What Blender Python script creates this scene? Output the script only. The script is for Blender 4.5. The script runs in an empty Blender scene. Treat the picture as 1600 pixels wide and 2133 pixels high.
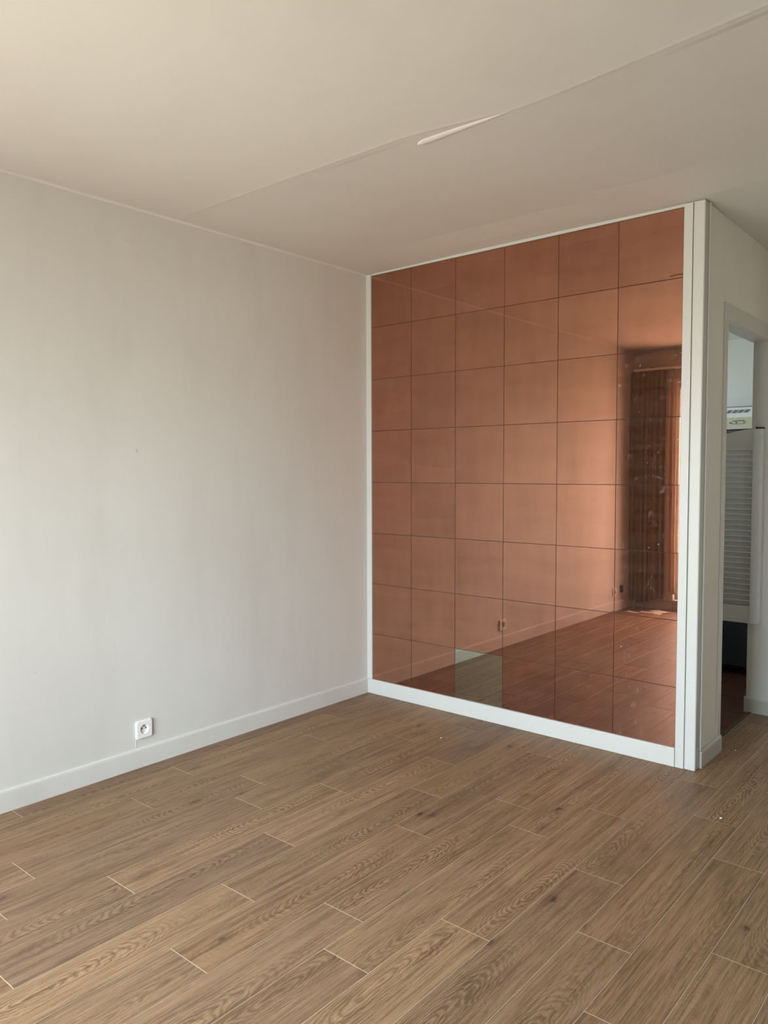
import bpy, bmesh, math, random
from mathutils import Vector, Matrix

random.seed(7)
S = bpy.context.scene
COL = S.collection

# ------------------------------------------------------------------ camera, world, light, exposure
# Room frame: left wall is X = 0, mirror wall is Y = 0, floor Z = 0, window wall at Y = -3.9.
FPX, YAW, PIT, ROL = 1605.0, 0.7037, -0.0523, -0.0026
EYE = Vector((3.0137, -3.3982, 1.3128))
fw = Vector((-math.sin(YAW) * math.cos(PIT), math.cos(YAW) * math.cos(PIT), math.sin(PIT)))
rt = Vector((math.cos(YAW), math.sin(YAW), 0)); up = rt.cross(fw)
rt2 = rt * math.cos(ROL) + up * math.sin(ROL); up2 = up * math.cos(ROL) - rt * math.sin(ROL)
cam = bpy.data.objects.new('camera', bpy.data.cameras.new('camera'))
cam.data.sensor_fit = 'VERTICAL'; cam.data.sensor_height = 36.0
cam.data.lens = 36.0 * FPX / 2133.0
cam.data.clip_start = 0.02
M = Matrix((rt2, up2, -fw)).transposed().to_4x4(); M.translation = EYE
cam.matrix_world = M
COL.objects.link(cam); S.camera = cam

CEIL = 2.455
YB = -3.90            # window wall
XR = 4.05             # right wall
YE = 1.04             # end wall of the passage beside the mirror partition
WX0, WX1, WZ0, WZ1 = 0.405, 2.40, 0.10, 2.14     # window opening

world = bpy.data.worlds.new('overcast_sky'); S.world = world
world.use_nodes = True
wn = world.node_tree.nodes; wl = world.node_tree.links
bg = wn['Background']
wtc = wn.new('ShaderNodeTexCoord'); wsp = wn.new('ShaderNodeSeparateXYZ'); wr = wn.new('ShaderNodeValToRGB')
wl.new(wtc.outputs['Generated'], wsp.inputs[0])
wm = wn.new('ShaderNodeMath'); wm.operation = 'MULTIPLY_ADD'; wm.inputs[1].default_value = 0.5; wm.inputs[2].default_value = 0.5
wl.new(wsp.outputs['Z'], wm.inputs[0]); wl.new(wm.outputs[0], wr.inputs[0])
cr = wr.color_ramp                                  # overcast sky above, dull ground below the horizon
cr.elements[0].position = 0.44; cr.elements[0].color = (0.51, 0.465, 0.40, 1)
cr.elements[1].position = 0.56; cr.elements[1].color = (0.82, 0.925, 1.04, 1)
wl.new(wr.outputs[0], bg.inputs[0])
bg.inputs[1].default_value = 9.2

def portal(name, loc, rot, sx, sy):
    l = bpy.data.lights.new(name, 'AREA'); l.shape = 'RECTANGLE'; l.size = sx; l.size_y = sy
    l.cycles.is_portal = True
    o = bpy.data.objects.new(name, l); o.location = loc; o.rotation_euler = rot; COL.objects.link(o)
portal('window_portal', ((WX0 + WX1) / 2, YB - 0.25, (WZ0 + WZ1) / 2), (math.radians(90), 0, 0), WX1 - WX0, WZ1 - WZ0)

S.view_settings.view_transform = 'Standard'; S.view_settings.look = 'None'
S.view_settings.gamma = 1.0; S.view_settings.use_curve_mapping = False
S.view_settings.exposure = 1.75
S.cycles.use_denoising = True
S.cycles.max_bounces = 14; S.cycles.diffuse_bounces = 10; S.cycles.glossy_bounces = 6
S.cycles.transparent_max_bounces = 12
S.cycles.sample_clamp_indirect = 6.0

# ------------------------------------------------------------------ node material helpers
class NT:
    def __init__(self, name):
        self.m = bpy.data.materials.new(name); self.m.use_nodes = True
        self.t = self.m.node_tree; self.n = self.t.nodes; self.l = self.t.links
        self.b = self.n['Principled BSDF']; self.out = self.n['Material Output']
    def put(self, sock, v):
        if isinstance(v, bpy.types.NodeSocket): self.l.new(v, sock)
        elif v is not None:
            if isinstance(v, (tuple, list)) and len(v) == 3 and sock.type == 'RGBA': v = (*v, 1)
            sock.default_value = v
    def math(self, op, a, b=0.0, c=0.0, clamp=False):
        x = self.n.new('ShaderNodeMath'); x.operation = op; x.use_clamp = clamp
        for i, v in enumerate((a, b, c)): self.put(x.inputs[i], v)
        return x.outputs[0]
    def vmath(self, op, a, b):
        x = self.n.new('ShaderNodeVectorMath'); x.operation = op
        self.put(x.inputs[0], a); self.put(x.inputs[1], b); return x.outputs[0]
    def noise(self, vec, scale, detail=2.0, rough=0.5, dist=0.0):
        x = self.n.new('ShaderNodeTexNoise')
        self.put(x.inputs['Vector'], vec); x.inputs['Scale'].default_value = scale
        x.inputs['Detail'].default_value = detail; x.inputs['Roughness'].default_value = rough
        x.inputs['Distortion'].default_value = dist
        return x.outputs['Fac']
    def ramp(self, f, pts):
        x = self.n.new('ShaderNodeValToRGB'); e = x.color_ramp.elements
        while len(e) < len(pts): e.new(0.5)
        for i, (p, c) in enumerate(pts):
            e[i].position = p
            e[i].color = (c, c, c, 1) if isinstance(c, (int, float)) else (*c, 1)
        self.put(x.inputs[0], f); return x.outputs[0]
    def mix(self, f, a, b, mode='MIX'):
        x = self.n.new('ShaderNodeMix'); x.data_type = 'RGBA'; x.blend_type = mode
        self.put(x.inputs[0], f); self.put(x.inputs[6], a); self.put(x.inputs[7], b)
        return x.outputs[2]
    def bump(self, h, strength=0.2, dist=0.002):
        x = self.n.new('ShaderNodeBump'); x.inputs['Strength'].default_value = strength
        x.inputs['Distance'].default_value = dist
        self.put(x.inputs['Height'], h); self.l.new(x.outputs[0], self.b.inputs['Normal'])
    def tc(self, which='Object'):
        return self.n.new('ShaderNodeTexCoord').outputs[which]
    def set(self, col=None, rough=None, metal=None, spec=None):
        if col is not None: self.put(self.b.inputs['Base Color'], col)
        if rough is not None: self.put(self.b.inputs['Roughness'], rough)
        if metal is not None: self.put(self.b.inputs['Metallic'], metal)
        if spec is not None: self.put(self.b.inputs['Specular IOR Level'], spec)
        return self.m

def plain(name, col, rough=0.5, metal=0.0, var=0.06, scale=8.0, spec=0.4):
    k = NT(name); v = k.tc()
    n = k.noise(v, scale, 4)
    c = k.mix(n, tuple(x * (1 - var) for x in col), tuple(min(1, x * (1 + var)) for x in col))
    k.bump(k.noise(v, scale * 30, 2), 0.05)
    return k.set(c, rough, metal, spec)

def paint(name, col, stain, amt=0.25, roller=0.08, rough=0.7, spots=()):
    """matt wall paint: roller texture, faint mottling and old stains"""
    k = NT(name); v = k.tc()
    big = k.noise(v, 0.9, 3, 0.55)
    st = k.vmath('MULTIPLY', v, (3.0, 3.0, 0.7))
    drip = k.noise(st, 1.3, 4, 0.6)
    f = k.math('MULTIPLY', k.ramp(big, [(0.42, 0.0), (0.72, 1.0)]), amt)
    f2 = k.math('MULTIPLY', k.ramp(drip, [(0.50, 0.0), (0.75, 1.0)]), amt * 1.1)
    c = k.mix(k.math('ADD', f, f2, clamp=True), col, stain)
    for (px, py, pz, rad, stretch) in spots:          # single scuffs and nail holes
        d = k.n.new('ShaderNodeVectorMath'); d.operation = 'LENGTH'
        k.put(d.inputs[0], k.vmath('MULTIPLY', k.vmath('SUBTRACT', v, (px, py, pz)), (1, 1, stretch)))
        dd = k.math('ADD', d.outputs['Value'], k.math('MULTIPLY', k.noise(v, 160, 2), rad * 0.9))
        c = k.mix(k.math('MULTIPLY', k.ramp(k.math('DIVIDE', dd, rad), [(0.5, 1.0), (1.2, 0.0)]), 0.5), c, tuple(x * 0.35 for x in stain))
    k.bump(k.noise(v, 260, 3, 0.6), roller, 0.001)
    return k.set(c, rough, 0, 0.25)

def gloss_white(name, col=(0.78, 0.785, 0.775), chips=0.5):
    """old gloss paint on wood: brush marks, scuffs and small chips"""
    k = NT(name); v = k.tc()
    scuff = k.noise(v, 16, 6, 0.72)
    c = k.mix(k.math('MULTIPLY', k.ramp(scuff, [(0.54, 0.0), (0.74, 1.0)]), 0.5), col, (0.47, 0.44, 0.38))
    chip = k.noise(v, 70, 3, 0.65)
    gate = k.noise(v, 3.5, 2)
    cf = k.math('MULTIPLY', k.ramp(chip, [(0.66, 0.0), (0.69, 1.0)]), k.ramp(gate, [(0.50, 0.0), (0.60, 1.0)]))
    c = k.mix(k.math('MULTIPLY', cf, chips), c, (0.25, 0.19, 0.12))
    k.bump(k.noise(k.vmath('MULTIPLY', v, (60, 60, 12)), 6, 3), 0.12, 0.001)
    return k.set(c, 0.38, 0, 0.45)

def plank_material():
    k = NT('limed_oak_plank')
    oi = k.n.new('ShaderNodeObjectInfo').outputs['Random']
    oc = k.tc()
    sep = k.n.new('ShaderNodeSeparateXYZ'); k.l.new(oc, sep.inputs[0])
    x, y = sep.outputs[0], sep.outputs[1]
    r2 = k.math('FRACT', k.math('MULTIPLY', oi, 17.31)); r3 = k.math('FRACT', k.math('MULTIPLY', oi, 53.7)); r4 = k.math('FRACT', k.math('MULTIPLY', oi, 91.13))
    cx = k.n.new('ShaderNodeCombineXYZ')
    k.put(cx.inputs[0], k.math('MULTIPLY', r2, 23.0)); k.put(cx.inputs[1], k.math('MULTIPLY', r3, 31.0)); k.put(cx.inputs[2], k.math('MULTIPLY', oi, 11.0))
    P = k.vmath('ADD', oc, cx.outputs[0])
    S3 = lambda a, b: k.vmath('MULTIPLY', P, (a, b, 1.0))
    warp = k.math('SUBTRACT', k.noise(S3(10, 4.0), 1.0, 3, 0.6), 0.5)
    wig = k.math('SUBTRACT', k.noise(S3(55, 34), 1.0, 3, 0.6), 0.5)
    # stretched, warped nested ellipses -> cathedral figure around one heart per plank
    xo = k.math('MULTIPLY_ADD', r3, 0.11, -0.055); yo = k.math('MULTIPLY_ADD', r2, 0.84, -0.42)
    dx = k.math('ADD', k.math('SUBTRACT', x, xo), k.math('MULTIPLY', warp, 0.045))
    dy = k.math('MULTIPLY', k.math('SUBTRACT', y, yo), k.math('MULTIPLY_ADD', r4, 0.16, 0.11))
    rr = k.math('SQRT', k.math('ADD', k.math('MULTIPLY', dx, dx), k.math('MULTIPLY', dy, dy)))
    rr = k.math('ADD', rr, k.math('ADD', k.math('MULTIPLY', warp, 0.030), k.math('MULTIPLY', wig, 0.0085)))
    ph = k.math('MULTIPLY', k.math('POWER', k.math('MULTIPLY', k.math('MAXIMUM', rr, 0.0), 12.5), 1.25), 74.0)
    ring = k.math('MULTIPLY_ADD', k.math('SINE', ph), 0.5, 0.5)
    near = k.math('MULTIPLY', k.ramp(rr, [(0.0, 1.0), (0.04, 0.95), (0.095, 0.2)]), k.ramp(r4, [(0.1, 0.5), (0.4, 1.0)]))
    pores = k.noise(S3(430, 9), 1.0, 4, 0.65)
    pores2 = k.noise(S3(210, 34), 1.0, 4, 0.65)
    streak = k.noise(S3(46, 1.3), 1.0, 5, 0.62, 0.3)
    cloud = k.noise(S3(8, 2.6), 1.0, 4, 0.6)
    broken = k.ramp(pores2, [(0.38, 0.15), (0.58, 1.0)])
    tone = k.ramp(oi, [(0.0, (0.200, 0.122, 0.068)), (0.2, (0.222, 0.140, 0.079)), (0.4, (0.182, 0.114, 0.068)),
                       (0.6, (0.234, 0.148, 0.083)), (0.8, (0.168, 0.104, 0.066)), (1.0, (0.212, 0.132, 0.074))])
    light = k.mix(1.0, tone, (1.65, 1.70, 1.78), 'MULTIPLY'); dark = k.mix(1.0, tone, (0.44, 0.41, 0.38), 'MULTIPLY')
    c = k.mix(k.ramp(cloud, [(0.3, 0.0), (0.72, 0.40)]), tone, light)
    c = k.mix(k.ramp(cloud, [(0.28, 0.40), (0.46, 0.0)]), c, dark)
    c = k.mix(k.math('MULTIPLY', k.ramp(streak, [(0.34, 1.0), (0.50, 0.0)]), 0.55), c, dark)
    c = k.mix(k.math('MULTIPLY', k.ramp(streak, [(0.54, 0.0), (0.70, 1.0)]), 0.40), c, light)
    c = k.mix(k.math('MULTIPLY', k.math('MULTIPLY', k.ramp(ring, [(0.62, 0.0), (0.95, 1.0)]), near), 0.70), c, dark)
    lt = k.math('MULTIPLY', k.math('MULTIPLY', k.ramp(ring, [(0.02, 1.0), (0.22, 0.0)]), near), broken)
    c = k.mix(k.math('MULTIPLY', lt, 0.85), c, light)
    c = k.mix(k.math('MULTIPLY', k.ramp(pores, [(0.36, 1.0), (0.48, 0.0)]), 0.62), c, dark)
    c = k.mix(k.math('MULTIPLY', k.ramp(pores, [(0.52, 0.0), (0.66, 1.0)]), 0.60), c, light)
    mid = k.noise(S3(150, 3.2), 1.0, 4, 0.6, 0.2)
    c = k.mix(k.math('MULTIPLY', k.ramp(mid, [(0.34, 1.0), (0.48, 0.0)]), 0.55), c, dark)
    c = k.mix(k.math('MULTIPLY', k.ramp(mid, [(0.56, 0.0), (0.70, 1.0)]), 0.45), c, light)
    fleck = k.ramp(pores2, [(0.60, 0.0), (0.70, 1.0)])
    c = k.mix(k.math('MULTIPLY', fleck, 0.5), c, light)
    # knots
    vo = k.n.new('ShaderNodeTexVoronoi'); vo.inputs['Scale'].default_value = 1.0
    k.put(vo.inputs['Vector'], S3(10, 4.2))
    kd = k.math('ADD', vo.outputs['Distance'], k.math('MULTIPLY', wig, 0.22))
    gate = k.ramp(k.noise(S3(10, 4.2), 0.33, 1), [(0.51, 0.0), (0.54, 1.0)])
    c = k.mix(k.math('MULTIPLY', k.math('MULTIPLY', k.ramp(kd, [(0.08, 1.0), (0.26, 0.0)]), gate), 0.45), c, dark)
    c = k.mix(k.math('MULTIPLY', k.math('MULTIPLY', k.ramp(kd, [(0.03, 1.0), (0.10, 0.0)]), gate), 0.9), c, (0.035, 0.024, 0.020))
    c = k.mix(1.0, c, (1.04, 1.0, 0.945), 'MULTIPLY')
    k.bump(k.math('ADD', k.math('MULTIPLY', pores, 0.6), k.math('MULTIPLY', ring, 0.2)), 0.10, 0.0006)
    return k.set(c, k.math('MULTIPLY_ADD', pores, 0.15, 0.42), 0, 0.30)

def mirror_material(name, tint, haze):
    k = NT(name); v = k.tc()
    oi = k.n.new('ShaderNodeObjectInfo').outputs['Random']
    off = k.n.new('ShaderNodeCombineXYZ'); k.put(off.inputs[0], k.math('MULTIPLY', oi, 9.0)); k.put(off.inputs[2], k.math('MULTIPLY', oi, 4.0))
    P = k.vmath('ADD', v, off.outputs[0])
    band = k.noise(k.vmath('MULTIPLY', P, (2.5, 1, 11)), 1.0, 4, 0.6)      # uneven silvering
    col = k.noise(k.vmath('MULTIPLY', P, (13, 1, 3)), 1.0, 3, 0.55)
    lv = k.math('ADD', k.math('MULTIPLY_ADD', oi, 0.10, 0.95), k.math('ADD', k.math('MULTIPLY_ADD', band, 0.34, -0.17), k.math('MULTIPLY_ADD', col, 0.30, -0.15)))
    lvc = k.n.new('ShaderNodeCombineXYZ')
    for i in range(3): k.put(lvc.inputs[i], lv)
    c = k.mix(1.0, tint, lvc.outputs[0], 'MULTIPLY')
    k.set(c, 0.012, 1.0)
    # dust film: a thin diffuse layer with wiping streaks and a few splashes
    film = k.noise(k.vmath('MULTIPLY', P, (2, 1, 22)), 1.0, 4, 0.6)
    ff = k.math('MULTIPLY', k.ramp(film, [(0.3, 0.25), (0.8, 1.0)]), haze)
    d = k.n.new('ShaderNodeBsdfDiffuse'); d.inputs[0].default_value = (0.62, 0.45, 0.37, 1)
    ms = k.n.new('ShaderNodeMixShader'); k.put(ms.inputs[0], ff)
    k.l.new(k.b.outputs[0], ms.inputs[1]); k.l.new(d.outputs[0], ms.inputs[2]); k.l.new(ms.outputs[0], k.out.inputs[0])
    return k.m

def splash_material():
    """same copper mirror with dried splashes and wipe marks"""
    m = mirror_material('copper_mirror_splashed', COPPER, 0.05)
    k = NT.__new__(NT); k.m = m; k.t = m.node_tree; k.n = k.t.nodes; k.l = k.t.links
    v = k.n.new('ShaderNodeNewGeometry').outputs['Position']
    d = k.n.new('ShaderNodeBsdfDiffuse'); d.inputs[0].default_value = (0.9, 0.72, 0.6, 1)
    sp = k.noise(k.vmath('MULTIPLY', v, (70, 1, 42)), 1.0, 4, 0.65, 0.6)
    gate = k.noise(k.vmath('MULTIPLY', v, (9, 1, 5)), 1.0, 2, 0.5)
    f = k.math('MULTIPLY', k.ramp(sp, [(0.66, 0.0), (0.74, 1.0)]), k.ramp(gate, [(0.50, 0.0), (0.60, 1.0)]))
    smear = k.math('MULTIPLY', k.ramp(k.noise(k.vmath('MULTIPLY', v, (26, 1, 14)), 1.0, 5, 0.7, 1.2), [(0.58, 0.0), (0.8, 1.0)]), 0.14)
    ms = k.n.new('ShaderNodeMixShader')
    k.put(ms.inputs[0], k.math('ADD', k.math('MULTIPLY', f, 0.65), smear, clamp=True))
    old = k.n['Material Output'].inputs[0].links[0].from_socket
    k.l.new(old, ms.inputs[1]); k.l.new(d.outputs[0], ms.inputs[2]); k.l.new(ms.outputs[0], k.n['Material Output'].inputs[0])
    return m

def cloth(name, col, trans, fold=60):
    k = NT(name); v = k.tc()
    w = k.noise(k.vmath('MULTIPLY', v, (fold, fold, 1.2)), 1.0, 3)
    c = k.mix(w, tuple(x * 0.75 for x in col), tuple(min(1, x * 1.2) for x in col))
    k.set(c, 0.9, 0, 0.1)
    t = k.n.new('ShaderNodeBsdfTranslucent'); k.put(t.inputs[0], c)
    ms = k.n.new('ShaderNodeMixShader'); ms.inputs[0].default_value = trans
    k.l.new(k.b.outputs[0], ms.inputs[1]); k.l.new(t.outputs[0], ms.inputs[2]); k.l.new(ms.outputs[0], k.out.inputs[0])
    return k.m

def pane_glass():
    k = NT('window_glass')
    tr = k.n.new('ShaderNodeBsdfTransparent'); tr.inputs[0].default_value = (0.93, 0.96, 0.95, 1)
    gl = k.n.new('ShaderNodeBsdfGlossy'); gl.inputs['Roughness'].default_value = 0.0
    fr = k.n.new('ShaderNodeFresnel'); fr.inputs[0].default_value = 1.45
    ms = k.n.new('ShaderNodeMixShader'); k.l.new(fr.outputs[0], ms.inputs[0])
    k.l.new(tr.outputs[0], ms.inputs[1]); k.l.new(gl.outputs[0], ms.inputs[2]); k.l.new(ms.outputs[0], k.out.inputs[0])
    return k.m

COPPER = (0.462, 0.217, 0.140)
MAT = dict(
    wall=paint('wall_paint', (0.63, 0.615, 0.58), (0.52, 0.495, 0.45), 0.30, spots=[(0, -1.519, 1.405, 0.011, 0.45), (0, -1.551, 2.303, 0.006, 1), (0, -1.99, 0.52, 0.006, 1), (0, -0.07, 0.21, 0.006, 1)]),
    ceiling=paint('ceiling_paint', (0.595, 0.570, 0.530), (0.53, 0.495, 0.45), 0.25, 0.06),
    side=paint('partition_paint', (0.78, 0.75, 0.68), (0.55, 0.52, 0.46), 0.2),
    kwall=paint('kitchen_paint', (0.66, 0.69, 0.68), (0.55, 0.57, 0.55), 0.2),
    trim=gloss_white('gloss_trim', (0.50, 0.487, 0.455)), trim2=gloss_white('gloss_casing', (0.60, 0.58, 0.535), 0.3),
    door=gloss_white('louvre_paint', (0.66, 0.655, 0.63), 0.3),
    plank=plank_material(),
    joint=plain('pale_joint_filler', (0.50, 0.41, 0.31), 0.8),
    copper=mirror_material('copper_mirror', COPPER, 0.05),
    grey=mirror_material('untinted_mirror', (0.46, 0.45, 0.36), 0.03),
    glue=plain('dark_mastic', (0.085, 0.040, 0.028), 0.8),
    plastic=plain('socket_plastic', (0.80, 0.795, 0.775), 0.3, var=0.02),
    black=plain('black_plastic', (0.012, 0.012, 0.012), 0.5),
    metal=plain('aged_steel', (0.35, 0.33, 0.30), 0.35, 1.0),
    brass=plain('worn_brass_strip', (0.12, 0.095, 0.055), 0.5, 0.4),
    terracotta=plain('dark_red_tile', (0.10, 0.035, 0.018), 0.45, var=0.35, scale=5),
    enamel=plain('dark_enamel', (0.035, 0.036, 0.040), 0.35),
    hood=plain('hood_white', (0.72, 0.73, 0.70), 0.4),
    hoodold=plain('yellowed_plastic', (0.56, 0.52, 0.36), 0.4),
    slot=plain('vent_grey', (0.16, 0.17, 0.17), 0.6),
    curtain=cloth('ochre_curtain', (0.33, 0.24, 0.09), 0.2),
    sheer=cloth('beige_sheer', (0.60, 0.50, 0.40), 0.3, 25),
    paper=plain('white_paper', (0.58, 0.57, 0.54), 0.8),
    counter=plain('grey_worktop', (0.10, 0.10, 0.10), 0.5),
    filler=plain('bare_filler', (0.645, 0.625, 0.59), 0.8),
    glass=pane_glass(),
)

# ------------------------------------------------------------------ geometry helpers
def add_box(bm, x0, x1, y0, y1, z0, z1, bev=0.0, seg=2):
    r = bmesh.ops.create_cube(bm, size=1.0)
    for v in r['verts']:
        v.co = Vector(((x0 + x1) / 2 + v.co.x * (x1 - x0), (y0 + y1) / 2 + v.co.y * (y1 - y0), (z0 + z1) / 2 + v.co.z * (z1 - z0)))
    if bev > 0:
        es = list({e for v in r['verts'] for e in v.link_edges})
        bmesh.ops.bevel(bm, geom=es, offset=bev, segments=seg, profile=0.5, affect='EDGES')
    return bm

def add_prism(bm, poly, axis, a, b):
    """poly: list of 2-D points; extruded along axis ('x','y','z') from a to b"""
    def P(u, v, w):
        return {'x': (w, u, v), 'y': (u, w, v), 'z': (u, v, w)}[axis]
    va = [bm.verts.new(P(u, v, a)) for u, v in poly]; vb = [bm.verts.new(P(u, v, b)) for u, v in poly]
    n = len(poly)
    bm.faces.new(va); bm.faces.new(vb[::-1])
    for i in range(n): bm.faces.new((va[i], vb[i], vb[(i + 1) % n], va[(i + 1) % n]))
    bmesh.ops.recalc_face_normals(bm, faces=bm.faces)

def add_cyl(bm, c, axis, r, h, seg=24):
    rot = {'x': Matrix.Rotation(math.pi / 2, 4, 'Y'), 'y': Matrix.Rotation(math.pi / 2, 4, 'X'), 'z': Matrix.Identity(4)}[axis]
    bmesh.ops.create_cone(bm, cap_ends=True, segments=seg, radius1=r, radius2=r, depth=h, matrix=Matrix.Translation(c) @ rot)

def wloc(o):
    return Vector(o.location) if o.parent is None else Vector(o.location) + wloc(o.parent)

def obj(name, bm, mat, parent=None, origin=None, smooth=False):
    """bm is in room coordinates; the mesh becomes one object whose origin sits at its centre/base"""
    if origin is None:
        c = [sum(v.co[i] for v in bm.verts) / max(1, len(bm.verts)) for i in range(3)]
        origin = Vector((c[0], c[1], min(v.co.z for v in bm.verts)))
    origin = Vector(origin)
    bmesh.ops.translate(bm, verts=bm.verts, vec=-origin)
    me = bpy.data.meshes.new(name); bm.to_mesh(me); bm.free()
    me.materials.append(MAT[mat] if isinstance(mat, str) else mat)
    if smooth:
        for p in me.polygons: p.use_smooth = True
    o = bpy.data.objects.new(name, me); COL.objects.link(o)
    if parent:
        o.parent = parent; o.location = origin - wloc(parent)
    else:
        o.location = origin
    return o

def box(name, x0, x1, y0, y1, z0, z1, mat, parent=None, bev=0.0, origin=None):
    return obj(name, add_box(bmesh.new(), x0, x1, y0, y1, z0, z1, bev), mat, parent, origin)

def struct(o):
    o['kind'] = 'structure'; return o

def tag(o, label, cat, group=None):
    o['label'] = label; o['category'] = cat
    if group: o['group'] = group
    return o

def thing(name, loc, label, cat, group=None):
    o = bpy.data.objects.new(name, None); o.empty_display_size = 0.05; o.location = loc; COL.objects.link(o)
    return tag(o, label, cat, group)

def slab(name, mat, boxes, origin=(0, 0, 0)):
    bm = bmesh.new()
    for b in boxes: add_box(bm, *b)
    return struct(obj(name, bm, mat, origin=origin))

# ------------------------------------------------------------------ room shell
WT = 0.12
KX0, KY1 = 0.15, 2.15          # kitchen behind the mirror partition
PX0, PX1 = 1.835, 1.905        # thickness of the partition that holds the doorway
DY0, DZ = 0.338, 2.003         # doorway: near jamb and head height (its far jamb is the end wall)

slab('wall_left', 'wall', [(-WT, 0, YB - 0.3, 0.006, 0, CEIL + 0.02)])
slab('wall_front', 'wall', [(-WT, PX0, 0.006, 0.10, 0, CEIL + 0.02)])
slab('wall_side', 'side', [(PX0, PX1, 0.006, DY0, 0, CEIL + 0.02), (PX0, PX1, DY0, YE, DZ, CEIL + 0.02)])
slab('wall_end', 'wall', [(PX0, XR + WT, YE, YE + 0.10, 0, CEIL + 0.02)])
slab('wall_right', 'wall', [(XR, XR + WT, YB - 0.3, YE, 0, CEIL + 0.02)])
slab('wall_back', 'wall', [(0, WX0, YB - 0.3, YB, 0, CEIL + 0.02), (WX1, XR, YB - 0.3, YB, 0, CEIL + 0.02),
                           (WX0, WX1, YB - 0.3, YB, 0, WZ0), (WX0, WX1, YB - 0.3, YB, WZ1, CEIL + 0.02)])

# ceiling: a fine height field, with a plaster joint running across at Y about -1.26
def seam_y(x):
    pts = [(0.0, -1.305), (0.75, -1.300), (1.30, -1.296), (1.38, -1.288), (1.70, -1.228), (1.76, -1.224), (1.93, -1.238), (2.16, -1.262), (2.5, -1.306), (4.2, -1.55)]
    for (a, b), (c, d) in zip(pts, pts[1:]):
        if x <= c: return b + (d - b) * (x - a) / (c - a)
    return pts[-1][1]
def bump1(t): return max(0.0, 1 - t * t) ** 2
def ceil_z(x, y):
    d = y - seam_y(x)
    z = CEIL
    if d > 0: z += 0.020 * (1 - math.exp(-d / 0.45)) * min(1, max(0, (x - 0.1) / 0.6)) * max(0.0, 1 - max(0, y) / 0.05 if y > 0 else 1) * max(0, min(1, -y / 0.3))
    a = 0.9 * bump1((x - 2.42) / 0.34) + 0.55 * bump1((x - 1.10) / 0.35)
    if -0.09 < d < 0.03:                       # filler lip: slopes down towards the joint, so it faces the window
        z -= 0.0030 * a * (d + 0.09) / 0.12
    z -= 0.0009 * math.exp(-(d / 0.012) ** 2)
    return z
bm = bmesh.new()
ds = [-3.0, -2.2, -1.6, -1.0, -0.6, -0.3, -0.15, -0.1, -0.06, -0.045, -0.03, -0.015, 0, 0.012, 0.025, 0.05, 0.075, 0.1, 0.14, 0.2, 0.3, 0.45, 0.6, 0.75, 0.9, 1.02, 1.12, 1.2]
xs = [i * 0.05 for i in range(0, int(XR / 0.05) + 1)]
xs = [-WT] + xs + [XR + WT]
grid = []
for x in xs:
    xc = min(max(x, 0), XR)
    ys = [YB - 0.3] + [max(YB, seam_y(xc) + d) for d in ds] + [0.12, 0.6, YE]
    grid.append([bm.verts.new((x, yy, ceil_z(xc, yy) if yy < 0.1 else CEIL)) for yy in ys])
for a, b in zip(grid, grid[1:]):
    for i in range(len(a) - 1):
        bm.faces.new((a[i], a[i + 1], b[i + 1], b[i]))
bmesh.ops.remove_doubles(bm, verts=bm.verts, dist=1e-5)
fl = list(bm.faces)
r = bmesh.ops.extrude_face_region(bm, geom=fl)
bmesh.ops.translate(bm, verts=[g for g in r['geom'] if isinstance(g, bmesh.types.BMVert)], vec=(0, 0, 0.15))
bmesh.ops.recalc_face_normals(bm, faces=bm.faces)
ceiling = struct(obj('ceiling', bm, 'ceiling', origin=(0, 0, 0)))
# lens-shaped patch of bare white filler on the joint
bm = bmesh.new(); top = []; n = 26
for i in range(n + 1):
    t = i / n; xx = 1.318 + 0.415 * t
    wd = 0.020 * min(1.0, (t / 0.10) ** 0.6) * max(0.05, 1 - t) ** 0.55 + 0.001
    yc = -1.214 - 0.012 * t
    row = []
    for j in range(7):
        v = j / 6 * 2 - 1
        row.append(bm.verts.new((xx, yc + wd * v, CEIL + 0.0012 - 0.0036 * (1 - v * v) * min(1, wd / 0.012))))
    top.append(row)
for p, q in zip(top, top[1:]):
    for j in range(6): bm.faces.new((p[j], p[j + 1], q[j + 1], q[j]))
r = bmesh.ops.extrude_face_region(bm, geom=list(bm.faces))
for g in r['geom']:
    if isinstance(g, bmesh.types.BMVert): g.co.z = CEIL + 0.012
bmesh.ops.recalc_face_normals(bm, faces=bm.faces)
obj('filler_patch', bm, 'filler', ceiling, smooth=False)
# paint bead where the left wall meets the ceiling
bm = bmesh.new(); add_prism(bm, [(0, CEIL), (0.006, CEIL), (0.004, CEIL - 0.006), (0, CEIL - 0.010)], 'y', YB, 0.0)
struct(obj('trim_1', bm, 'wall'))
bm = bmesh.new(); add_prism(bm, [(YB, CEIL), (YB + 0.012, CEIL), (YB + 0.010, CEIL - 0.012), (YB, CEIL - 0.016)], 'x', 0.0, XR)
struct(obj('trim_2', bm, 'trim'))

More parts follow.
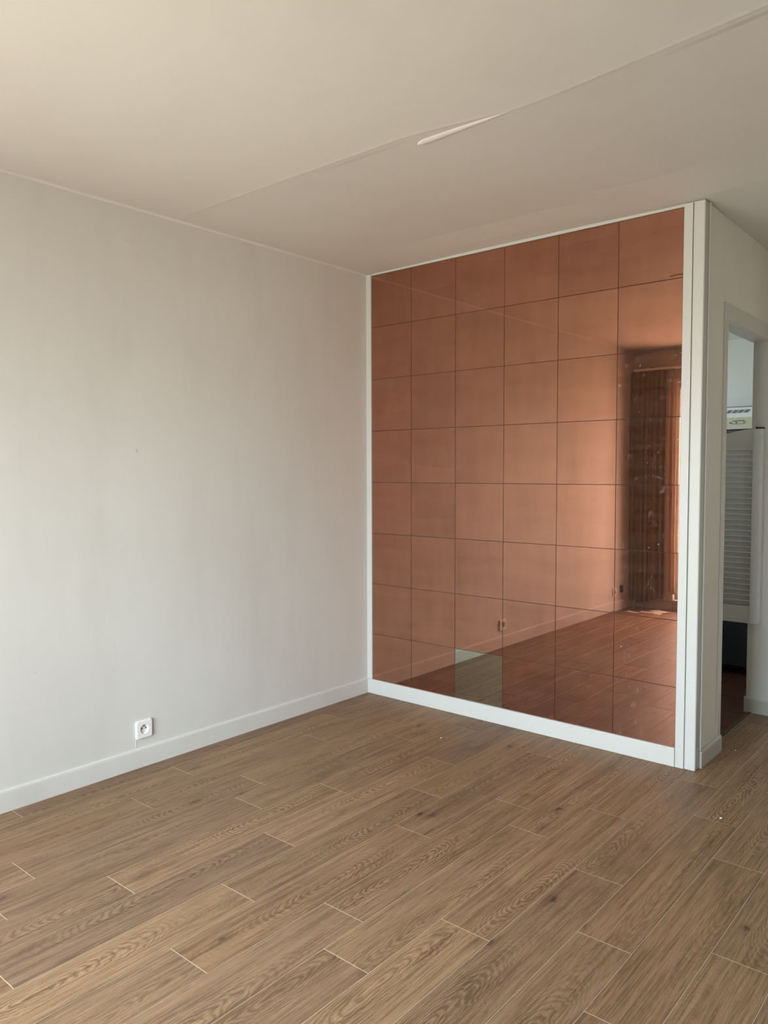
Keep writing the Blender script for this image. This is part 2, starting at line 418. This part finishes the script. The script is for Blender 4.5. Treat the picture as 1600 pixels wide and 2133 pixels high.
# ------------------------------------------------------------------ floor of oak planks (0.1625 x 0.975 m)
FX1 = 1.870                                       # edge of the planks at the kitchen threshold
floor = slab('floor', 'joint', [(-WT, XR + WT, YB - 0.3, 0.006, -0.10, -0.0008), (FX1 - 0.004, XR + WT, 0.006, YE, -0.10, -0.0008),
                                (PX0 + 0.0125, FX1 - 0.004, DY0, YE, -0.10, -0.0008)])
PW, PL, GAPX, GAPY = 0.1625, 0.975, 0.0017, 0.0026
joints = [-1.125, -0.463, -0.763, -1.305, -0.490, -0.170, -0.615, -0.934, -0.260, -0.800, -0.963, -0.640, -0.123, -0.440, -0.730, -1.270,
          -0.55, -1.05, -0.33, -0.80, -0.15, -0.60, -1.00, -0.40, -0.72, -0.22, -0.9]
edges = [0.0, 0.0985, 0.2575, 0.4150, 0.5780, 0.7430, 0.9050, 1.0645, 1.2270, 1.3930, 1.5520, 1.7160, 1.8830, 2.0510, 2.2110, 2.3740]
while edges[-1] < XR: edges.append(edges[-1] + PW)
plank_meshes = {}
def plank(x0, x1, y0, y1):
    x0 += GAPX / 2; x1 -= GAPX / 2; y0 += GAPY / 2; y1 -= GAPY / 2
    if x1 - x0 < 0.01 or y1 - y0 < 0.01: return
    key = (round(x1 - x0, 4), round(y1 - y0, 4))
    if key not in plank_meshes:
        w, l = key; b = 0.0005
        bm = bmesh.new()
        def ring(i, z): return [bm.verts.new((sx * (w / 2 - i), sy * (l / 2 - i), z)) for sx, sy in ((-1, -1), (1, -1), (1, 1), (-1, 1))]
        lo, mid, top = ring(0, -0.0012), ring(0, -b), ring(b, 0.0)
        for a, c in ((lo, mid), (mid, top)):
            for i in range(4): bm.faces.new((a[i], a[(i + 1) % 4], c[(i + 1) % 4], c[i]))
        bm.faces.new(top)
        me = bpy.data.meshes.new('plank'); bm.to_mesh(me); bm.free(); me.materials.append(MAT['plank'])
        plank_meshes[key] = me
    o = bpy.data.objects.new('plank', plank_meshes[key]); COL.objects.link(o)
    o.parent = floor; o.location = ((x0 + x1) / 2, (y0 + y1) / 2, 0)
for i, (a, b) in enumerate(zip(edges, edges[1:])):
    b = min(b, XR)
    if b - a < 0.01: continue
    j = joints[i % len(joints)]
    cuts = [j + k * PL for k in range(-5, 4)]
    spans = []
    if b <= FX1: spans = [(a, b, YB, 0.004)]
    elif a < FX1: spans = [(a, b, YB, 0.004), (FX1, b, 0.10, YE)]
    else: spans = [(a, b, YB, YE)]
    for xa, xb, ya, yb in spans:
        c2 = [ya] + [c for c in cuts if ya + 0.02 < c < yb - 0.02] + [yb]
        for p, q in zip(c2, c2[1:]): plank(xa, xb, p, q)

# ------------------------------------------------------------------ skirting boards
def skirting(name, axis, a, b, off, sgn, h=0.086, t=0.011, mat='trim'):
    """profile with a small rounded top edge; runs along axis from a to b, standing off `off` in direction sgn"""
    pr = [(0, 0), (t, 0), (t, h - 0.012), (t * 0.85, h - 0.004), (t * 0.55, h), (0, h)]
    bm = bmesh.new()
    add_prism(bm, [(off + sgn * u, v) for u, v in pr], axis, a, b)
    return struct(obj(name, bm, mat))
skirting('baseboard_left', 'y', YB + 0.011, -0.0005, 0.0, 1, 0.088, 0.009, 'wall')
skirting('baseboard_end', 'x', PX0 - 0.008, XR, YE, -1, 0.084, 0.010)
skirting('baseboard_right', 'y', YB + 0.011, YE - 0.011, XR, -1)
skirting('baseboard_back', 'x', 0.0, WX0, YB, 1, 0.086)
skirting('baseboard_side', 'y', 0.057, 0.341, PX1, 1, 0.074, 0.014)
# board under the mirror (flush with its frame) with a worn lower edge
MX0, MX1 = 0.0405, 1.8220      # mirror opening
MZ0, MZ1 = 0.0855, 2.4395
struct(box('baseboard_front', 0.0005, MX1, -0.009, 0.006, 0.0, MZ0, 'trim', bev=0.002))

# ------------------------------------------------------------------ wall mirror of square copper tiles
mir = thing('tiled_wall_mirror', ((MX0 + MX1) / 2, 0.004, MZ0), 'large wall mirror of square copper-tinted mirror tiles in a white frame', 'mirror')
box('backing', MX0 - 0.002, MX1 + 0.001, 0.0042, 0.0058, MZ0 + 0.001, MZ1 + 0.002, 'glue', mir)
box('frame_strip', 0.0006, MX0 - 0.002, -0.006, 0.0055, MZ0 + 0.0005, CEIL - 0.004, 'trim', mir, 0.0015)['label'] = 'narrow white painted strip in the room corner'
box('frame_strip', MX1 + 0.001, 1.8610, -0.006, 0.0055, 0.0, CEIL - 0.002, 'trim', mir, 0.0015)['label'] = 'white painted upright board beside the mirror'
box('frame_strip', MX0 - 0.0015, MX1 + 0.0005, -0.001, 0.0055, MZ1 + 0.0025, CEIL - 0.0015, 'trim', mir, 0.001)['label'] = 'thin white strip under the ceiling'
TW, TH = 0.300, 0.2981
cols = [MX0] + [0.3305 + TW * i for i in range(5)] + [MX1]
rows = [MZ1] + [2.4426 - TH * i for i in range(1, 8)] + [MZ0]
tile_meshes = {}
MAT['copper2'] = splash_material()
for ci in range(6):
    for ri in range(8):
        x0, x1, z1, z0 = cols[ci], cols[ci + 1], rows[ri], rows[ri + 1]
        special = (ci == 2 and ri == 7)
        mk = 'grey' if special else ('copper2' if ci == 5 and ri >= 2 else 'copper')
        w, h = round(x1 - x0 - 0.0017, 4), round(z1 - z0 - 0.0017, 4)
        key = (w, h, mk)
        if key not in tile_meshes:
            bm = bmesh.new(); b = 0.0008
            def ring(i, y): return [bm.verts.new((sx * (w / 2 - i), y, sz * (h / 2 - i))) for sx, sz in ((-1, -1), (1, -1), (1, 1), (-1, 1))]
            bk, md, ft = ring(0, 0.004), ring(0, b), ring(b, 0.0)
            for p, q in ((bk, md), (md, ft)):
                for i in range(4): bm.faces.new((p[i], p[(i + 1) % 4], q[(i + 1) % 4], q[i]))
            bm.faces.new(ft); bm.faces.new(bk[::-1])
            me = bpy.data.meshes.new('mirror_tile'); bm.to_mesh(me); bm.free(); me.materials.append(MAT[mk])
            tile_meshes[key] = me
        o = bpy.data.objects.new('mirror_tile', tile_meshes[key]); COL.objects.link(o); o.parent = mir
        o.location = Vector(((x0 + x1) / 2, 0.0, (z0 + z1) / 2)) - mir.location
        o.rotation_euler = (random.gauss(0, 0.0006), 0, random.gauss(0, 0.0006))
        if special: o['label'] = 'greenish grey untinted replacement mirror tile'

# ------------------------------------------------------------------ post at the free end of the partition, and doorway trim
bm = bmesh.new(); add_box(bm, 1.8632, 1.9120, -0.007, 0.0460, 0.0, CEIL - 0.001, 0.006, 3)
struct(obj('trim_3', bm, 'trim'))
bm = bmesh.new(); add_box(bm, PX1 - 0.001, PX1 + 0.013, 0.0465, 0.0565, 0.078, CEIL - 0.001, 0.003)
struct(obj('trim_4', bm, 'trim2'))
bm = bmesh.new(); add_box(bm, PX1, PX1 + 0.017, 0.0465, 0.0562, 0.0, 0.0775, 0.002)
struct(obj('trim_5', bm, 'trim'))
bm = bmesh.new()                                   # door casing: near jamb board with a bead, and head board
add_box(bm, PX1 - 0.0005, PX1 + 0.007, 0.294, DY0 + 0.004, 0.0, 2.078, 0.003)
add_box(bm, PX0 - 0.004, PX1 + 0.004, DY0, DY0 + 0.012, 0.0, DZ, 0.0015)
struct(obj('trim_6', bm, 'trim2'))
bm = bmesh.new(); add_box(bm, PX1 - 0.0005, PX1 + 0.0065, DY0 + 0.0042, YE, DZ - 0.004, 2.078, 0.0015)
add_box(bm, PX0 - 0.004, PX1 + 0.003, DY0 + 0.012, YE, DZ - 0.010, DZ, 0.001)
struct(obj('trim_7', bm, 'trim2'))
struct(box('trim_8', 1.846, 1.868, DY0 + 0.0125, YE - 0.012, -0.003, 0.004, 'brass', bev=0.001))   # threshold bar

# ------------------------------------------------------------------ louvred saloon door leaf, folded back against the end wall
leaf = thing('louvred_door', (1.75, 1.012, 0.492), 'white louvred saloon door leaf folded open in the kitchen doorway', 'door')
LY0, LY1, LX0, LX1 = 0.998, 1.026, 1.560, 1.902
LZ0 = 0.492
s1 = box('stile', 1.852, LX1, LY0, LY1, LZ0, 1.534, 'door', leaf, 0.0025)
s2 = box('stile', LX0, LX0 + 0.050, LY0, LY1, LZ0, 1.452, 'door', leaf, 0.0025)
box('bottom_rail', LX0 + 0.0505, 1.8515, LY0 + 0.004, LY1 - 0.004, LZ0, 0.585, 'door', leaf, 0.0015)
bm = bmesh.new()                                   # swept top rail, high at the hinge side
arch = []
for i in range(15):
    x = LX0 + 0.0505 + (1.8515 - LX0 - 0.0505) * i / 14
    t = (1.8515 - x) / 0.245
    arch.append((x, 1.534 - 0.072 * (t ** 1.9)))
add_prism(bm, [(LX0 + 0.0505, 1.428)] + arch + [(1.8515, 1.428)], 'y', LY0 + 0.004, LY1 - 0.004)
obj('top_rail', bm, 'door', leaf)
NS = 29; pitch = (1.426 - 0.587) / NS
bm = bmesh.new(); tl = math.radians(46); hw = 0.0195; th = 0.0028
cyy, czz = (LY0 + LY1) / 2, 0.0
c_, s_ = math.cos(tl), math.sin(tl)
def rp(u, v): return (cyy + u * c_ - v * s_, czz - u * s_ * 1.0 - v * c_)
xa, xb = LX0 + 0.0505, 1.8515
add_prism(bm, [rp(-hw, -th), rp(hw, -th), rp(hw, th), rp(-hw, th)], 'x', xa, xb)
bmesh.ops.translate(bm, verts=bm.verts, vec=(-(xa + xb) / 2, -cyy, 0))
sm = bpy.data.meshes.new('slat'); bm.to_mesh(sm); bm.free(); sm.materials.append(MAT['door'])
for i in range(NS):
    o = bpy.data.objects.new('slat', sm); COL.objects.link(o); o.parent = leaf
    o.location = Vector(((xa + xb) / 2, cyy, 0.587 + pitch * (i + 0.5))) - leaf.location
bm = bmesh.new(); add_box(bm, 1.862, 1.900, 1.004, YE - 0.0005, 1.5355, 1.5425, 0.001); add_cyl(bm, (1.866, 1.006, 1.538), 'z', 0.006, 0.014, 12)
obj('hinge', bm, 'black', leaf)['label'] = 'dark metal hinge at the top corner'
box('batten', 1.888, 1.904, LY0 - 0.002, YE - 0.0005, LZ0 + 0.002, 1.530, 'door', leaf, 0.001)

# ------------------------------------------------------------------ kitchen behind the doorway
KC = 2.20
KWY0, KWY1, KWZ0, KWZ1 = 0.95, 1.70, 1.42, 2.12      # kitchen window
slab('wall_kitchen_left', 'kwall', [(KX0 - 0.12, KX0, 0.10, KWY0, 0, KC), (KX0 - 0.12, KX0, KWY1, KY1, 0, KC),
                                    (KX0 - 0.12, KX0, KWY0, KWY1, 0, KWZ0), (KX0 - 0.12, KX0, KWY0, KWY1, KWZ1, KC)])
slab('wall_kitchen_back', 'kwall', [(KX0 - 0.12, PX0 + 0.10, KY1, KY1 + 0.1, 0, KC)])
slab('wall_kitchen_right', 'kwall', [(PX0, PX0 + 0.10, YE + 0.10, KY1, 0, KC)])
slab('ceiling_kitchen', 'kwall', [(KX0 - 0.12, PX0, 0.10, KY1 + 0.1, KC, KC + 0.1), (PX0, PX0 + 0.1, YE + 0.1, KY1 + 0.1, KC, KC + 0.1)])
kf = slab('floor_kitchen', 'glue', [(KX0 - 0.12, PX0 + 0.012, 0.10, KY1, -0.1, -0.004)])
kt = None
for i in range(6):
    for j in range(7):
        x1 = PX0 + 0.010 - i * 0.285; x0 = max(KX0, x1 - 0.28); y0 = 0.105 + j * 0.295; y1 = min(KY1, y0 + 0.29)
        if x1 - x0 < 0.05 or y1 - y0 < 0.03: continue
        box('floor_tile', x0, x1, y0, y1, -0.0039, 0.0, 'terracotta', kf)
portal('kitchen_portal', (KX0 - 0.06, (KWY0 + KWY1) / 2, (KWZ0 + KWZ1) / 2), (0, math.radians(-90), 0), KWZ1 - KWZ0, KWY1 - KWY0)
kw = bpy.data.objects.new('window_2', None); kw.location = (KX0 - 0.06, (KWY0 + KWY1) / 2, KWZ0); COL.objects.link(kw); struct(kw)
bm = bmesh.new()
add_box(bm, KX0 - 0.09, KX0 - 0.03, KWY0, KWY0 + 0.05, KWZ0, KWZ1); add_box(bm, KX0 - 0.09, KX0 - 0.03, KWY1 - 0.05, KWY1, KWZ0, KWZ1)
add_box(bm, KX0 - 0.09, KX0 - 0.03, KWY0 + 0.05, KWY1 - 0.05, KWZ0, KWZ0 + 0.05); add_box(bm, KX0 - 0.09, KX0 - 0.03, KWY0 + 0.05, KWY1 - 0.05, KWZ1 - 0.05, KWZ1)
obj('window_frame', bm, 'trim', kw)
box('pane', KX0 - 0.062, KX0 - 0.058, KWY0 + 0.05, KWY1 - 0.05, KWZ0 + 0.05, KWZ1 - 0.05, 'glass', kw)

hx0, hx1 = 1.065, 1.662
hood = thing('range_hood', ((hx0 + hx1) / 2, 1.97, 1.577), 'white cooker hood with slanted vents and yellowed front on kitchen wall', 'cooker hood')
bm = bmesh.new(); add_prism(bm, [(1.80, 1.577), (2.149, 1.577), (2.149, 1.650), (1.803, 1.650)], 'x', hx0, hx1)
fr = obj('front_panel', bm, 'hoodold', hood); fr['label'] = 'yellowed plastic control panel'
bm = bmesh.new(); add_prism(bm, [(1.803, 1.6505), (2.149, 1.6505), (2.149, 1.716), (1.822, 1.716), (1.812, 1.700)], 'x', hx0, hx1)
bd = obj('canopy', bm, 'hood', hood)
box('filter', hx0 + 0.004, hx1 - 0.004, 1.802, 2.148, 1.5685, 1.5768, 'black', hood)['label'] = 'dark grease filter on the underside'
box('seam', hx0 + 0.002, hx1, 1.826, 2.148, 1.7163, 1.7215, 'slot', hood)
def front_y(z): return 1.803 + (z - 1.6505) * (1.812 - 1.803) / (1.700 - 1.6505)
for k in range(9):
    xr = 1.622 - k * 0.0355
    bm = bmesh.new()
    zb, zt = 1.6795, 1.6990
    pts = [(xr - 0.045, zb), (xr - 0.018, zb), (xr, zt), (xr - 0.027, zt)]
    vs = [bm.verts.new((x, front_y(z) - 0.0012, z)) for x, z in pts] + [bm.verts.new((x, front_y(z) + 0.003, z)) for x, z in pts]
    bm.faces.new(vs[:4]); bm.faces.new(vs[7:3:-1])
    for i in range(4): bm.faces.new((vs[i], vs[4 + i], vs[4 + (i + 1) % 4], vs[(i + 1) % 4]))
    bmesh.ops.recalc_face_normals(bm, faces=bm.faces)
    obj('vent_slot', bm, 'slot', bd)
for a, b, mat in ((1.517, 1.538, 'slot'), (1.546, 1.585, 'hoodold')):
    s = box('switch', a, b, 1.7985, 1.806, 1.609, 1.632, 'slot', fr, 0.001)
    box('rocker', a + 0.002, b - 0.002, 1.7970, 1.7984, 1.611, 1.626, 'hoodold', fr, 0.0005)
bm = bmesh.new(); add_cyl(bm, (1.503, 1.799, 1.618), 'y', 0.0045, 0.004, 12); obj('indicator_lamp', bm, 'slot', fr)

ck = thing('cooker', ((hx0 + hx1) / 2, 1.97, 0.0), 'dark enamel cooker on the kitchen floor below the hood', 'cooker')
box('body', hx0, hx1, 1.812, 2.149, 0.055, 0.86, 'enamel', ck, 0.004)
box('oven_door', hx0 + 0.01, hx1 - 0.006, 1.798, 1.811, 0.060, 0.70, 'enamel', ck, 0.003)
box('control_panel', hx0 + 0.002, hx1 - 0.002, 1.798, 1.811, 0.715, 0.855, 'enamel', ck, 0.003)
bm = bmesh.new(); add_cyl(bm, ((hx0 + hx1) / 2, 1.772, 0.665), 'x', 0.008, 0.48, 16)
add_box(bm, hx0 + 0.08, hx0 + 0.10, 1.770, 1.798, 0.658, 0.672); add_box(bm, hx1 - 0.10, hx1 - 0.08, 1.770, 1.798, 0.658, 0.672)
obj('handle', bm, 'metal', ck)
for k in range(4):
    bm = bmesh.new(); add_cyl(bm, (hx0 + 0.12 + 0.12 * k, 1.790, 0.785), 'y', 0.019, 0.016, 20); obj('knob', bm, 'black', ck)
for x in (hx0 + 0.04, hx1 - 0.04):
    for y in (1.85, 2.10):
        bm = bmesh.new(); add_cyl(bm, (x, y, 0.0275), 'z', 0.018, 0.055, 16); obj('foot', bm, 'black', ck)
box('plinth', hx0 + 0.02, hx1 - 0.02, 1.90, 1.91, 0.0, 0.0545, 'black', ck)

# ------------------------------------------------------------------ sockets on the left wall
def socket(y, z, label, w=0.081, h=0.081):
    t = thing('wall_socket', (0.0, y, z), label, 'socket')
    # square plate with a round well: ring of quads between the square edge and the circle
    bm = bmesh.new(); n = 40; rwell = 0.0205; X1 = 0.0095; dep = 0.0040
    def sq(a, m):
        c, s = math.cos(a), math.sin(a); k = 1.0 / max(abs(c), abs(s)); return (c * k * m * w / 2, s * k * m * h / 2)
    ang = [2 * math.pi * (i + 0.5) / n for i in range(n)]
    R = []
    for (x, f) in ((0.0005, lambda a: sq(a, 1.0)), (X1 - 0.004, lambda a: sq(a, 1.0)), (X1 - 0.001, lambda a: sq(a, 0.97)), (X1, lambda a: sq(a, 0.90)),
                   (X1, lambda a: (math.cos(a) * rwell * 1.08, math.sin(a) * rwell * 1.08)), (X1 - 0.0008, lambda a: (math.cos(a) * rwell, math.sin(a) * rwell))):
        R.append([bm.verts.new((x, y + f(a)[0], z + f(a)[1])) for a in ang])
    for p, q in zip(R, R[1:]):
        for i in range(n): bm.faces.new((p[i], p[(i + 1) % n], q[(i + 1) % n], q[i]))
    bm.faces.new(R[0][::-1])
    bmesh.ops.recalc_face_normals(bm, faces=bm.faces)
    pl = obj('plate', bm, 'plastic', t)
    bm = bmesh.new(); r0 = [bm.verts.new((X1 - 0.0009, y + math.cos(a) * rwell, z + math.sin(a) * rwell)) for a in ang]
    r1 = [bm.verts.new((0.0015, y + math.cos(a) * rwell * 0.96, z + math.sin(a) * rwell * 0.96)) for a in ang]
    for i in range(n): bm.faces.new((r0[i], r1[i], r1[(i + 1) % n], r0[(i + 1) % n]))
    bm.faces.new(r1)
    obj('well', bm, 'plastic', t)
    for dy in (-0.0095, 0.0095):
        bm = bmesh.new(); add_cyl(bm, (0.0020, y + dy, z + 0.002), 'x', 0.0030, 0.0012, 14); obj('pin_hole', bm, 'black', t)
    bm = bmesh.new(); add_cyl(bm, (0.0045, y, z + 0.0125), 'x', 0.0024, 0.007, 14); obj('earth_pin', bm, 'metal', t)
    return t
socket(-1.512, 0.1695, 'white square wall socket low on the bare wall, far from the curtain')
socket(-3.495, 0.180, 'white square wall socket low on the wall beside the curtain')
struct(box('trim_9', -0.0005, 0.0008, -1.5535, -1.5475, 0.088, 0.129, 'wall', bev=0.0008))        # ridge of the buried cable
fit = tag(box('cable_fitting', -0.0005, 0.020, -3.665, -3.625, 0.165, 0.235, 'black', bev=0.006),
          'small black cable fitting on the wall between socket and curtain', 'cable fitting')

# ------------------------------------------------------------------ window wall (seen in the mirror)
win = bpy.data.objects.new('window_1', None); win.location = ((WX0 + WX1) / 2, YB - 0.1, WZ0); COL.objects.link(win); struct(win)
fy0, fy1 = YB - 0.21, YB - 0.06
bm = bmesh.new()
add_box(bm, WX0, WX0 + 0.025, fy0, fy1, WZ0, WZ1); add_box(bm, WX1 - 0.045, WX1, fy0, fy1, WZ0, WZ1)
add_box(bm, WX0 + 0.025, WX1 - 0.045, fy0, fy1, WZ0, WZ0 + 0.05); add_box(bm, WX0 + 0.025, WX1 - 0.045, fy0, fy1, WZ1 - 0.05, WZ1)
obj('window_frame', bm, 'trim', win)
nc = 3; cwid = (WX1 - WX0 - 0.09) / nc
for k in range(nc):
    # sliding sashes: the first one is slid open, behind the second on the outer track
    a = WX0 + 0.045 + max(k, 1) * cwid; b = a + cwid
    fy0, fy1 = (YB - 0.20, YB - 0.145) if k == 0 else (YB - 0.13, YB - 0.08)
    bm = bmesh.new()
    add_box(bm, a + 0.002, a + 0.048, fy0 + 0.004, fy1 + 0.002, WZ0 + 0.052, WZ1 - 0.052, 0.003)
    add_box(bm, b - 0.048, b - 0.002, fy0 + 0.004, fy1 + 0.002, WZ0 + 0.052, WZ1 - 0.052, 0.003)
    add_box(bm, a + 0.048, b - 0.048, fy0 + 0.004, fy1 + 0.002, WZ0 + 0.052, WZ0 + 0.12, 0.003)
    add_box(bm, a + 0.048, b - 0.048, fy0 + 0.004, fy1 + 0.002, WZ1 - 0.11, WZ1 - 0.052, 0.003)
    obj('sash', bm, 'trim', win)
    box('pane', a + 0.048, b - 0.048, fy0 + 0.030, fy0 + 0.034, WZ0 + 0.12, WZ1 - 0.11, 'glass', win)
struct(box('trim_10', WX0, WX1, YB - 0.06, YB + 0.02, WZ0 - 0.025, WZ0 - 0.0005, 'trim', bev=0.003))    # sill board

rod = thing('curtain_rail', (0.6, YB + 0.06, 2.255), 'white curtain rail above the window, holding the ochre curtain', 'curtain rail')
box('rail', 0.03, 1.75, YB + 0.045, YB + 0.078, 2.259, 2.279, 'plastic', rod, 0.003)
for x in (0.19, 0.95, 1.65): box('bracket', x - 0.012, x + 0.012, YB, YB + 0.0455, 2.262, 2.290, 'black', rod, 0.002)

def drape(name, x0, x1, yc, z0, z1, amp, nf, mat, label, seed, hem):
    rnd = random.Random(seed); bm = bmesh.new(); nx, nz = 140, 24
    ph = [rnd.uniform(0, 6.28) for _ in range(4)]
    vv = []
    for j in range(nz + 1):
        t = j / nz; row = []
        for i in range(nx + 1):
            s = i / nx
            a = amp * (0.75 + 0.45 * t)
            y = yc + a * (math.sin(2 * math.pi * nf * s + ph[0] + 0.4 * math.sin(2.2 * t + ph[1])) + 0.4 * math.sin(2 * math.pi * nf * 1.7 * s + ph[2] + t))
            x = x0 + (x1 - x0) * (s + 0.012 * math.sin(9 * s + 3 * t + ph[3]))
            zz = z1 + (z0 + hem * (0.5 + 0.5 * math.sin(5 * s + ph[1])) - z1) * t
            row.append(bm.verts.new((x, y, zz)))
        vv.append(row)
    for p, q in zip(vv, vv[1:]):
        for i in range(nx): bm.faces.new((p[i], p[i + 1], q[i + 1], q[i]))
    o = obj(name, bm, mat, smooth=True)
    md = o.modifiers.new('cloth_thickness', 'SOLIDIFY'); md.thickness = 0.0012
    return tag(o, label, 'curtain')
drape('curtain', 0.015, 0.345, YB + 0.062, 0.05, 2.256, 0.014, 7, 'curtain', 'ochre brown pleated curtain hanging from the rail in the corner', 3, 0.06)
drape('sheer_curtain', 0.350, 0.440, YB + 0.055, 0.15, 2.256, 0.010, 2, 'sheer', 'pale beige sheer curtain strip between ochre curtain and window', 5, 0.02)

# ------------------------------------------------------------------ litter on the floor
def sheet(x, y, w, l, rz, label, z=0.0006):
    bm = bmesh.new(); n = 8; vv = []
    c, s = math.cos(rz), math.sin(rz)
    for i in range(n + 1):
        row = []
        for j in range(3):
            u = (i / n - 0.5) * l; v = (j / 2 - 0.5) * w
            zz = z + 0.010 * max(0, abs(i / n - 0.45) - 0.25) ** 1.5 * 4
            row.append(bm.verts.new((x + u * c - v * s, y + u * s + v * c, zz)))
        vv.append(row)
    for p, q in zip(vv, vv[1:]):
        for j in range(2): bm.faces.new((p[j], p[j + 1], q[j + 1], q[j]))
    bmesh.ops.recalc_face_normals(bm, faces=bm.faces)
    o = obj('paper_sheet', bm, 'paper'); o.modifiers.new('thickness', 'SOLIDIFY').thickness = 0.0006
    return tag(o, label, 'paper', 'papers lying under the curtain')
sheet(0.165, -3.575, 0.055, 0.15, 0.25, 'narrow white paper strip on the floor in front of the curtain')
sheet(0.265, -3.650, 0.06, 0.13, -0.1, 'small folded paper between the strip and the larger sheet')
sheet(0.350, -3.74, 0.12, 0.17, 0.5, 'larger white paper sheet on the floor below the sheer curtain')
sheet(0.375, -3.63, 0.05, 0.10, 0.2, 'short paper slip just in front of the larger sheet')

def chip(x, y, r, label, seed):
    rnd = random.Random(seed); bm = bmesh.new()
    bmesh.ops.create_icosphere(bm, subdivisions=1, radius=r)
    for v in bm.verts:
        v.co *= rnd.uniform(0.7, 1.15); v.co.z = v.co.z * 0.5 + r * 0.45; v.co.x += x; v.co.y += y
    zmin = min(v.co.z for v in bm.verts)
    for v in bm.verts: v.co.z -= zmin
    tag(obj('plaster_chip', bm, 'plastic'), label, 'plaster chip', 'plaster chips on the planks')
chip(0.809, -0.369, 0.0045, 'white plaster crumb on the planks in front of the copper mirror', 1)
chip(1.970, 0.376, 0.0040, 'white plaster crumb on the planks by the kitchen doorway', 2)
chip(2.139, -0.405, 0.0050, 'white plaster crumb on the planks out from the white post', 3)
